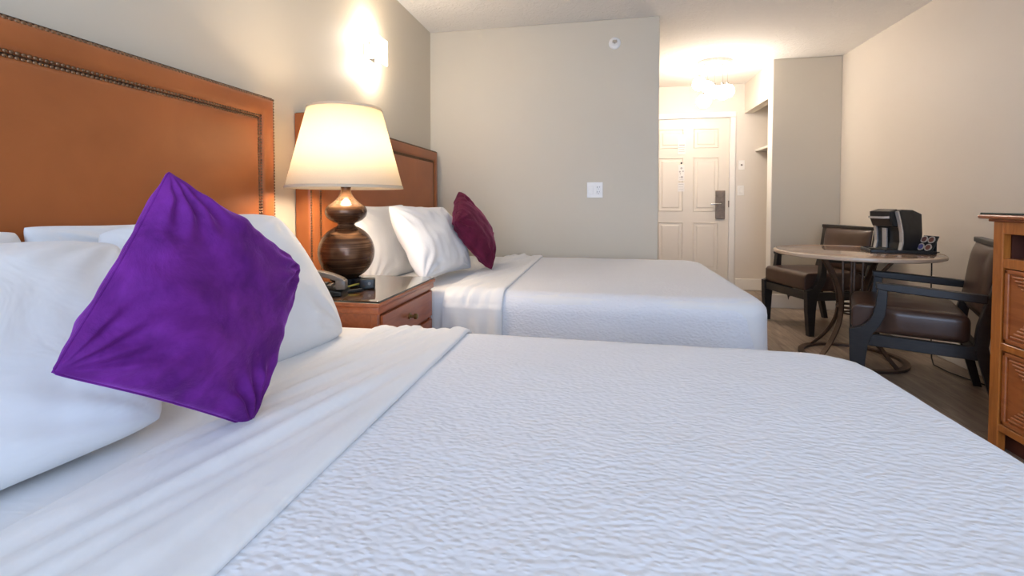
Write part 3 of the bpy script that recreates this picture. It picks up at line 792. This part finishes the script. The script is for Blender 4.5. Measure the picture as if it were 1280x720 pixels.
for s in (-1, 1): tube(b, [(s * 0.014, 0, zn + 0.09), (s * 0.05, 0, zn + 0.15), (s * 0.05, 0, zr - 0.06), (0, 0, zr)], 0.0018, 6)
tube(b, [(0, 0, zr), (0, 0, zr + 0.02)], 0.005, 10)
obj('harp', b, 'brass', t, True)
for z in (0.50, 0.60):
    l = point('lamp_light', (0, 0, z), LAMP_W / 2, (1.0, 0.84, 0.66), 0.05); l.parent = t

# ------------------------------------------------------------------ telephone, charger block, cables
t = thing('telephone', 'dark desk telephone half hidden behind the white pillow on the nightstand', 'telephone', (0.355, 1.592, LZ), math.radians(18))
b = nb(); prism(b, [(-0.085, 0.0), (0.085, 0.0), (0.085, 0.016), (-0.085, 0.048)], -0.075, 0.075, 'y', 0.004); obj('base', b, 'black_plastic', t)
b = nb(); pts = []
for k in range(13):
    q = k / 12 * 2 - 1; pts.append((0.088 * q, -0.047, 0.066 + 0.018 * (1 - q * q) - 0.012 * q))
strap(b, pts, (0, 1, 0), 0.040, 0.018)
bmesh.ops.bevel(b, geom=b.edges[:], offset=0.003, segments=2, affect='EDGES', profile=0.5)
box(b, -0.100, -0.062, -0.070, -0.024, 0.046, 0.078, 0.008, 2); box(b, 0.062, 0.100, -0.070, -0.024, 0.022, 0.060, 0.008, 2)
obj('handset', b, 'taupe_plastic', t, True, angle=40, label='taupe grey handset')
b = nb()
for i in range(3):
    for j in range(4):
        x = -0.02 + j * 0.022; y = 0.0 + i * 0.022; zz = 0.032 - (x) * 0.188 + 0.001
        box(b, x - 0.007, x + 0.007, y - 0.008, y + 0.008, zz - 0.003, zz + 0.003, 0.001, 1)
obj('keypad', b, 'grey_plastic', t)
b = nb(); pts = []
for k in range(160):
    q = k / 159; a = q * 2 * PI * 16
    pts.append((0.105 + 0.045 * q + 0.006 * math.cos(a) * 0.4, -0.045 + 0.03 * q + 0.006 * math.cos(a), 0.012 + 0.006 * math.sin(a) ))
tube(b, pts, 0.0017, 6); obj('coiled_cord', b, 'black_plastic', t, True)
t = thing('charger_block', 'small black charger block with a yellow cable in front of the lamp', 'charger', (0.475, 1.715, LZ), math.radians(25))
b = nb(); box(b, -0.030, 0.030, -0.024, 0.024, 0.0005, 0.042, 0.006, 3); obj('body', b, 'black_plastic', t, True, angle=40)
b = nb(); tube(b, [(0.008, -0.0265, 0.024), (0.008, -0.0235, 0.024)], 0.006, 14); obj('port', b, 'grey_plastic', t)
b = nb(); tube(b, [(-0.029, -0.005, 0.022), (-0.06, -0.022, 0.018), (-0.10, -0.045, 0.010), (-0.135, -0.075, 0.005)], 0.0035, 8); obj('cable', b, 'yellow_cable', t, True, label='yellow cable')

# ------------------------------------------------------------------ round table
TX, TY, TZ, TR = 3.035, 3.45, 0.715, 0.462
t = thing('round_table', 'round polished tan table on curved bronze legs near the closet wall', 'table', (TX, TY, 0))
b = nb(); lathe(b, [(TR - 0.03, TZ - 0.026), (TR - 0.012, TZ - 0.024), (TR - 0.010, TZ - 0.002), (TR - 0.016, TZ)], 96); obj('table_top', b, 'table_top', t, True, angle=30)
b = nb(); lathe(b, [(TR - 0.0098, TZ - 0.026), (TR - 0.001, TZ - 0.022), (TR + 0.001, TZ - 0.014), (TR - 0.001, TZ - 0.004), (TR - 0.0098, TZ + 0.0006), (TR - 0.0145, TZ + 0.0008), (TR - 0.0145, TZ - 0.004)], 96, close=False); obj('edge_band', b, 'table_edge', t, True, angle=50)
def hoop(b, r, z, wd, hh, n=64):
    lathe(b, [(r - wd / 2, z - hh / 2), (r + wd / 2, z - hh / 2), (r + wd / 2, z + hh / 2), (r - wd / 2, z + hh / 2), (r - wd / 2, z - hh / 2)], n, close=False)
b = nb(); hoop(b, 0.285, 0.009, 0.036, 0.016); obj('floor_ring', b, 'bronze_iron', t, True, angle=30)
b = nb(); hoop(b, 0.085, 0.345, 0.012, 0.014); obj('waist_ring', b, 'bronze_iron', t, True, angle=30)
b = nb(); hoop(b, 0.24, TZ - 0.033, 0.03, 0.010); obj('top_ring', b, 'bronze_iron', t, True, angle=30)
for k in range(4):
    a = math.radians(28 + 90 * k); ca, sa = math.cos(a), math.sin(a); b = nb(); pts = []
    for i in range(25):
        q = i / 24; z = 0.018 + (TZ - 0.056) * q
        r = 0.096 + (0.19 if q < 0.5 else 0.155) * abs(2 * q - 1) ** 2.0
        pts.append((r * ca, r * sa, z))
    strap(b, pts, (-sa, ca, 0), 0.030, 0.009)
    obj('leg', b, 'bronze_iron', t, True, angle=40)
b = nb()
for k in range(4):
    a = math.radians(73 + 90 * k); tube(b, [(0.05 * math.cos(a), 0.05 * math.sin(a), 0.30), (0.055 * math.cos(a), 0.055 * math.sin(a), TZ - 0.03)], 0.008, 8)
hoop(b, 0.052, 0.30, 0.012, 0.010, 32)
obj('centre_column', b, 'bronze_iron', t, True, angle=40)


# ------------------------------------------------------------------ armchairs (local x forward, y left)
def make_chair(label):
    t = thing('armchair', label, 'chair'); h = 0.245; W2 = 0.290; lt = 0.042
    def cyl(bm, fs): pass
    for s in (-1, 1):
        ya, yb = s * W2, s * (W2 - lt)
        poly = [(h - 0.052, 0.0), (h - 0.010, 0.0), (h + 0.008, 0.20), (h + 0.012, 0.355)]
        for k in range(1, 9):
            q = k / 8; poly.append((h + 0.012 - 0.118 * (1 - (1 - q) ** 2), 0.355 + 0.245 * (q ** 1.7) + 0.0))
        poly = poly[:4] + [(h - 0.005, 0.358), (h - 0.035, 0.370), (h - 0.065, 0.398), (h - 0.085, 0.435), (h - 0.098, 0.490), (h - 0.110, 0.607),
                           (h - 0.150, 0.607), (h - 0.146, 0.50), (h - 0.140, 0.44), (h - 0.118, 0.385), (h - 0.088, 0.335), (h - 0.070, 0.27), (h - 0.062, 0.20)]
        b = nb(); prism(b, poly, ya, yb, 'y', 0.003); obj('leg', b, 'espresso', t)
        # rear leg rising into the back post
        poly = [(-h - 0.105, 0.0), (-h - 0.070, 0.0), (-h - 0.005, 0.26), (-h + 0.015, 0.345), (-h + 0.005, 0.44), (-h - 0.045, 0.64), (-h - 0.072, 0.830),
                (-h - 0.100, 0.835), (-h - 0.088, 0.64), (-h - 0.045, 0.44), (-h - 0.035, 0.345), (-h - 0.050, 0.26)]
        b = nb(); prism(b, poly, ya, yb, 'y', 0.003); obj('leg', b, 'espresso', t)
        b = nb(); pts = [(h - 0.108, 0.606), (h - 0.150, 0.603), (0, 0.595), (-h - 0.02, 0.575)]
        prism(b, [(h - 0.100, 0.582), (h - 0.098, 0.613), (0.02, 0.610), (-h - 0.030, 0.592), (-h - 0.028, 0.552), (0.02, 0.568), (h - 0.14, 0.574)], s * (W2 + 0.004), s * (W2 - lt - 0.004), 'y', 0.005)
        obj('armrest', b, 'espresso', t)
    b = nb(); z0, z1 = 0.275, 0.338
    for s in (-1, 1): box(b, -h + 0.0, h - 0.05, s * (W2 - 0.006), s * (W2 - 0.034), z0, z1, 0.003, 1)
    box(b, h - 0.030, h - 0.003, -W2 + lt, W2 - lt, z0, z1, 0.003, 1); box(b, -h - 0.02, -h + 0.012, -W2 + lt, W2 - lt, z0, z1, 0.003, 1)
    obj('seat_frame', b, 'espresso', t)
    # seat cushion
    b = nb(); vs = box(b, -h + 0.02, h + 0.004, -W2 + 0.020, W2 - 0.020, 0.340, 0.482, 0.038, 5)
    bmesh.ops.subdivide_edges(b, edges=[e for e in b.edges if e.calc_length() > 0.2], cuts=14, use_grid_fill=True)
    for v in b.verts:
        q = max(0, 1 - (v.co.x / h) ** 2) * max(0, 1 - (v.co.y / W2) ** 2)
        if v.co.z > 0.42: v.co.z += 0.012 * q + 0.002 * noise.noise(v.co * 12)
        if v.co.z < 0.46 and abs(v.co.y) > W2 - 0.07 and v.co.x > -0.2: v.co.y *= 1 - 0.0
        # cushion is notched around the front posts
        if abs(v.co.y) > W2 - lt - 0.004 and v.co.x > h - 0.16: v.co.y = math.copysign(W2 - lt - 0.002, v.co.y)
    obj('seat', b, 'brown_leather', t, True, angle=60)
    b = nb(); N_ = 16
    for s in (1, -1):
        G = []
        for i in range(N_ + 1):
            row = []
            for j in range(N_ + 1):
                u = math.sin(PI / 2 * (2 * i / N_ - 1)); v = math.sin(PI / 2 * (2 * j / N_ - 1))
                f = max(0, (1 - u ** 4) * (1 - v ** 4)) ** 0.5; z = 0.645 + 0.172 * v
                xc = -h - 0.025 - (z - 0.47) * 0.125
                row.append(b.verts.new((xc + s * (0.036 if s > 0 else 0.018) * f, u * (0.242 + 0.004 * v), z)))
            G.append(row)
        for i in range(N_):
            for j in range(N_): b.faces.new((G[i][j], G[i + 1][j], G[i + 1][j + 1], G[i][j + 1]))
    bmesh.ops.remove_doubles(b, verts=b.verts[:], dist=0.0005)
    obj('backrest', b, 'brown_leather', t, True)
    b = nb(); box(b, -h - 0.100, -h - 0.060, -W2 + 0.002, W2 - 0.002, 0.815, 0.843, 0.005, 2); obj('back_rail', b, 'espresso', t)
    b = nb(); box(b, -h - 0.060, -h - 0.030, -W2 + lt, W2 - lt, 0.45, 0.472, 0.003, 1)
    obj('back_rail', b, 'espresso', t)
    return t
c1 = make_chair('brown leather armchair behind the round table, facing the far bed')
c1.location = (3.121, 4.271, 0); c1.rotation_euler = (0, 0, 3.411)
c2 = copy_tree(c1); c2.location = (3.07, 2.953, 0); c2.rotation_euler = (0, 0, 2.702)
c2['label'] = 'brown leather armchair in front of the round table, beside the orange wood dresser'
b = nb(); prism(b, [(-0.02, 0.278), (0.055, 0.276), (0.040, 0.266), (0.022, 0.258), (0.014, 0.232), (0.004, 0.262)], 0.213, 0.216, 'x'); obj('torn_lining', b, 'espresso', c1, label='torn dark lining hanging under the seat')
c1['group'] = c2['group'] = 'armchairs at the round table'

# ------------------------------------------------------------------ brewer, tray, pods
t = thing('serving_tray', 'black rectangular tray under the coffee maker on the round table', 'tray', (3.275, 3.43, TZ + 0.0008), math.radians(-14))
b = nb(); box(b, -0.165, 0.165, -0.125, 0.125, 0.0, 0.008, 0.003, 1)
for x0, x1, y0_, y1_ in ((-0.165, -0.157, -0.125, 0.125), (0.157, 0.165, -0.125, 0.125), (-0.165, 0.165, -0.125, -0.117), (-0.165, 0.165, 0.117, 0.125)):
    box(b, x0, x1, y0_, y1_, 0.0, 0.020, 0.002, 1)
t['label'] = 'black rectangular tray under the coffee maker on the round table'
obj('tray_base', b, 'black_plastic', t)
t = thing('coffee_maker', 'black single cup coffee maker with silver trim on the tray', 'coffee maker', (3.262, 3.44, TZ + 0.0095), math.radians(203)); t.scale = (0.93, 0.93, 0.97)
hy = 0.092
b = nb()   # rear housing, side profile in x (forward) and z
prism(b, [(-0.13, 0.0), (0.045, 0.0), (0.030, 0.06), (0.035, 0.13), (0.055, 0.20), (0.075, 0.262), (0.04, 0.275), (-0.05, 0.272), (-0.125, 0.245), (-0.135, 0.12)], -hy, hy, 'y', 0.008)
obj('housing', b, 'black_plastic', t)
b = nb(); prism(b, [(0.040, 0.155), (0.100, 0.165), (0.125, 0.215), (0.128, 0.262), (0.06, 0.278), (0.05, 0.2)], -hy + 0.018, hy - 0.018, 'y', 0.010); obj('brew_head', b, 'black_plastic', t)
b = nb(); strap(b, [(0.128, -hy + 0.02, 0.224), (0.142, -hy * 0.5, 0.222), (0.146, 0, 0.222), (0.142, hy * 0.5, 0.222), (0.128, hy - 0.02, 0.224)], (0, 0, 1), 0.014, 0.010); obj('handle', b, 'silver_plastic', t)
for s in (-1, 1):
    b = nb(); strap(b, [(0.055, s * (hy - 0.004), 0.0), (0.040, s * (hy - 0.004), 0.06), (0.045, s * (hy - 0.004), 0.13), (0.065, s * (hy - 0.004), 0.20), (0.085, s * (hy - 0.004), 0.262)], (0, 1, 0), 0.020, 0.012); obj('side_trim', b, 'silver_plastic', t)
b = nb(); box(b, 0.03, 0.15, -hy + 0.02, hy - 0.02, 0.0, 0.016, 0.006, 2); obj('drip_tray', b, 'black_plastic', t)
b = nb(); strap(b, [(0.048, -0.02, 0.02), (0.052, -0.02, 0.15)], (0, 1, 0), 0.03, 0.01); obj('front_trim', b, 'silver_plastic', t)
t = thing('pod_rack', 'black slanted rack holding coffee pods beside the coffee maker', 'rack', (3.385, 3.355, TZ + 0.0095), math.radians(192))
b = nb()   # leaning plate, plane tilts back; local x is the facing direction
A = math.radians(24)
Mt = Matrix.Translation((0.0, 0, 0)) @ Matrix.Rotation(-A, 4, 'Y')
box(b, -0.006, 0.0, -0.052, 0.052, 0.0, 0.112, 0.002, 1, Mt); box(b, -0.055, 0.012, -0.052, 0.052, 0.0, 0.006, 0.002, 1); box(b, -0.038, -0.032, -0.05, 0.05, 0.0, 0.072, 0.002, 1)
obj('frame', b, 'black_plastic', t)
from_rack = Matrix.Translation((3.385, 3.355, TZ + 0.0095)) @ Matrix.Rotation(math.radians(192), 4, 'Z') @ Mt
k = 0
for r_, c_, col, lab in ((0, 0, 'pod_brown', 'coffee pod with brown lid, lower left in the rack'), (0, 1, 'pod_blue', 'coffee pod with blue lid, lower right in the rack'),
                         (1, 0, 'pod_brown', 'coffee pod with brown lid, upper left in the rack'), (1, 1, 'pod_brown', 'coffee pod with brown lid, upper right in the rack')):
    y = 0.025 - 0.050 * c_; z = 0.030 + 0.052 * r_
    p = bpy.data.objects.new('coffee_pod', None); C.objects.link(p); p.matrix_world = from_rack @ Matrix.Translation((0.0006, y, z)) @ Matrix.Rotation(PI / 2, 4, 'Y')
    tag(p, lab, 'coffee pod', 'coffee pods in the rack')
    b = nb(); lathe(b, [(0.017, -0.0), (0.0225, 0.008), (0.0235, 0.009), (0.0235, 0.010)], 28); obj('cup', b, 'pod_foil', p, True, angle=30)
    b = nb(); lathe(b, [(0.0165, 0.0101), (0.0165, 0.0106)], 28); obj('lid_print', b, col, p)
# power cord of the coffee maker
b = nb()
tube(b, [(3.33, 3.50, TZ + 0.028), (3.42, 3.50, TZ + 0.026), (3.475, 3.49, TZ + 0.028), (3.497, 3.487, TZ + 0.024), (3.507, 3.485, TZ - 0.02), (3.508, 3.483, 0.60), (3.50, 3.47, 0.45), (3.505, 3.47, 0.2), (3.50, 3.45, 0.03),
         (3.47, 3.38, 0.006), (3.47, 3.25, 0.005), (3.52, 3.08, 0.005), (3.56, 2.95, 0.005)], 0.004, 8)
o = obj('power_cord', b, 'black_plastic', None, True); tag(o, 'thin black cord hanging from the round table to the floor by the wall', 'cord')

# ------------------------------------------------------------------ dresser
CX, CY1, CY0, CZ = 3.02, 2.31, 0.95, 0.985
t = thing('dresser', 'honey orange wood dresser with reeded drawers and dark glass top at right', 'dresser', (3.32, (CY0 + CY1) / 2, 0))
ox, oy = 3.32, (CY0 + CY1) / 2; x0 = CX - ox; x1 = XR - 0.016 - ox; hy = (CY1 - CY0) / 2
b = nb()
box(b, x0 + 0.02, x1, hy - 0.02, hy, 0.0, 0.955, 0.002, 1); box(b, x0 + 0.02, x1, -hy, -hy + 0.02, 0.0, 0.955, 0.002, 1)   # end panels
for y in (hy - 0.05, -hy, -0.025): box(b, x0, x0 + 0.03, y, y + 0.05, 0.0, 0.955, 0.003, 1)                                  # stiles
for z0, z1 in ((0.905, 0.955), (0.765, 0.805), (0.425, 0.455), (0.085, 0.115)): box(b, x0 + 0.002, x0 + 0.03, -hy + 0.04, hy - 0.04, z0, z1, 0.002, 1)
box(b, x0 + 0.03, x1, -hy + 0.02, hy - 0.02, 0.10, 0.12); box(b, x0 + 0.03, x1, -hy + 0.02, hy - 0.02, 0.78, 0.80)
obj('body', b, 'orange_wood', t)
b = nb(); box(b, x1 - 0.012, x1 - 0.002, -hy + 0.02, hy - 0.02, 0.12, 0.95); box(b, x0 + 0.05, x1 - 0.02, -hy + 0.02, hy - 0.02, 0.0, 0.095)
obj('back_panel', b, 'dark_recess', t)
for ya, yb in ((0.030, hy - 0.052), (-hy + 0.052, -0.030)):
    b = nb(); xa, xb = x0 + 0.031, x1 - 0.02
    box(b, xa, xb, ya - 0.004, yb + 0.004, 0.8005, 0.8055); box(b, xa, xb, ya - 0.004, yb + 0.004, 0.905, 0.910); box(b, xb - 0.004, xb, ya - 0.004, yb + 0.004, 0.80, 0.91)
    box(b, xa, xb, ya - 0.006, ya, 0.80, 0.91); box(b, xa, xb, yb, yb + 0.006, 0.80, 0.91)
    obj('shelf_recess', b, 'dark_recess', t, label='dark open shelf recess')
b = nb()
box(b, x0 - 0.012, x1, -hy - 0.010, hy + 0.012, 0.955, 0.966, 0.003, 1); box(b, x0 - 0.036, x1, -hy - 0.02, hy + 0.036, 0.966, 0.984, 0.007, 3)
obj('cornice', b, 'cherry', t, True, angle=35)
b = nb(); box(b, x0 - 0.030, x1, -hy - 0.015, hy + 0.030, 0.984, 0.992, 0.002, 1); obj('glass_top', b, 'glass_dark', t)
S = 0.272
for z0, z1 in ((0.455, 0.765), (0.115, 0.425)):
    for yc_, wd in ((hy / 2 - 0.012, 0.595), (-hy / 2 + 0.012, 0.595)):
        ya, yb = yc_ - wd / 2, yc_ + wd / 2
        b = nb(); box(b, x0 + 0.012, x0 + 0.030, ya + 0.004, yb - 0.004, z0 + 0.004, z1 - 0.004, 0.002, 1)
        # raised picture-frame moulding
        for (a0, a1, c0, c1) in ((ya + 0.004, yb - 0.004, z1 - 0.022, z1 - 0.004), (ya + 0.004, yb - 0.004, z0 + 0.004, z0 + 0.022), (ya + 0.004, ya + 0.022, z0 + 0.004, z1 - 0.004), (yb - 0.022, yb - 0.004, z0 + 0.004, z1 - 0.004)):
            box(b, x0 + 0.002, x0 + 0.016, a0, a1, c0, c1, 0.004, 2)
        dr = obj('drawer', b, 'orange_panel', t)
        # reeds: two squares, each with reeded top and bottom triangles and smooth side triangles
        zc = (z0 + z1) / 2; hh = (z1 - z0) / 2 - 0.026
        inner0, inner1 = ya + 0.024, yb - 0.024; half = (inner1 - inner0) / 4
        for sq in range(2):
            yc2 = inner0 + half * (1 + 2 * sq)
            nre = 18; b = nb(); box(b, x0 + 0.0098, x0 + 0.0125, yc2 - half + 0.003, yc2 + half - 0.003, zc - hh, zc + hh)
            for k in range(nre):
                z = zc - hh + (k + 0.5) * 2 * hh / nre
                wq = abs(z - zc) / hh * (half - 0.004)
                if wq < 0.008: continue
                r = hh / nre * 0.80
                tube(b, [(x0 + 0.0095, yc2 - wq, z), (x0 + 0.0095, yc2 + wq, z)], r, 10)
            obj('reeded_panel', b, 'orange_panel', dr, True, angle=50)
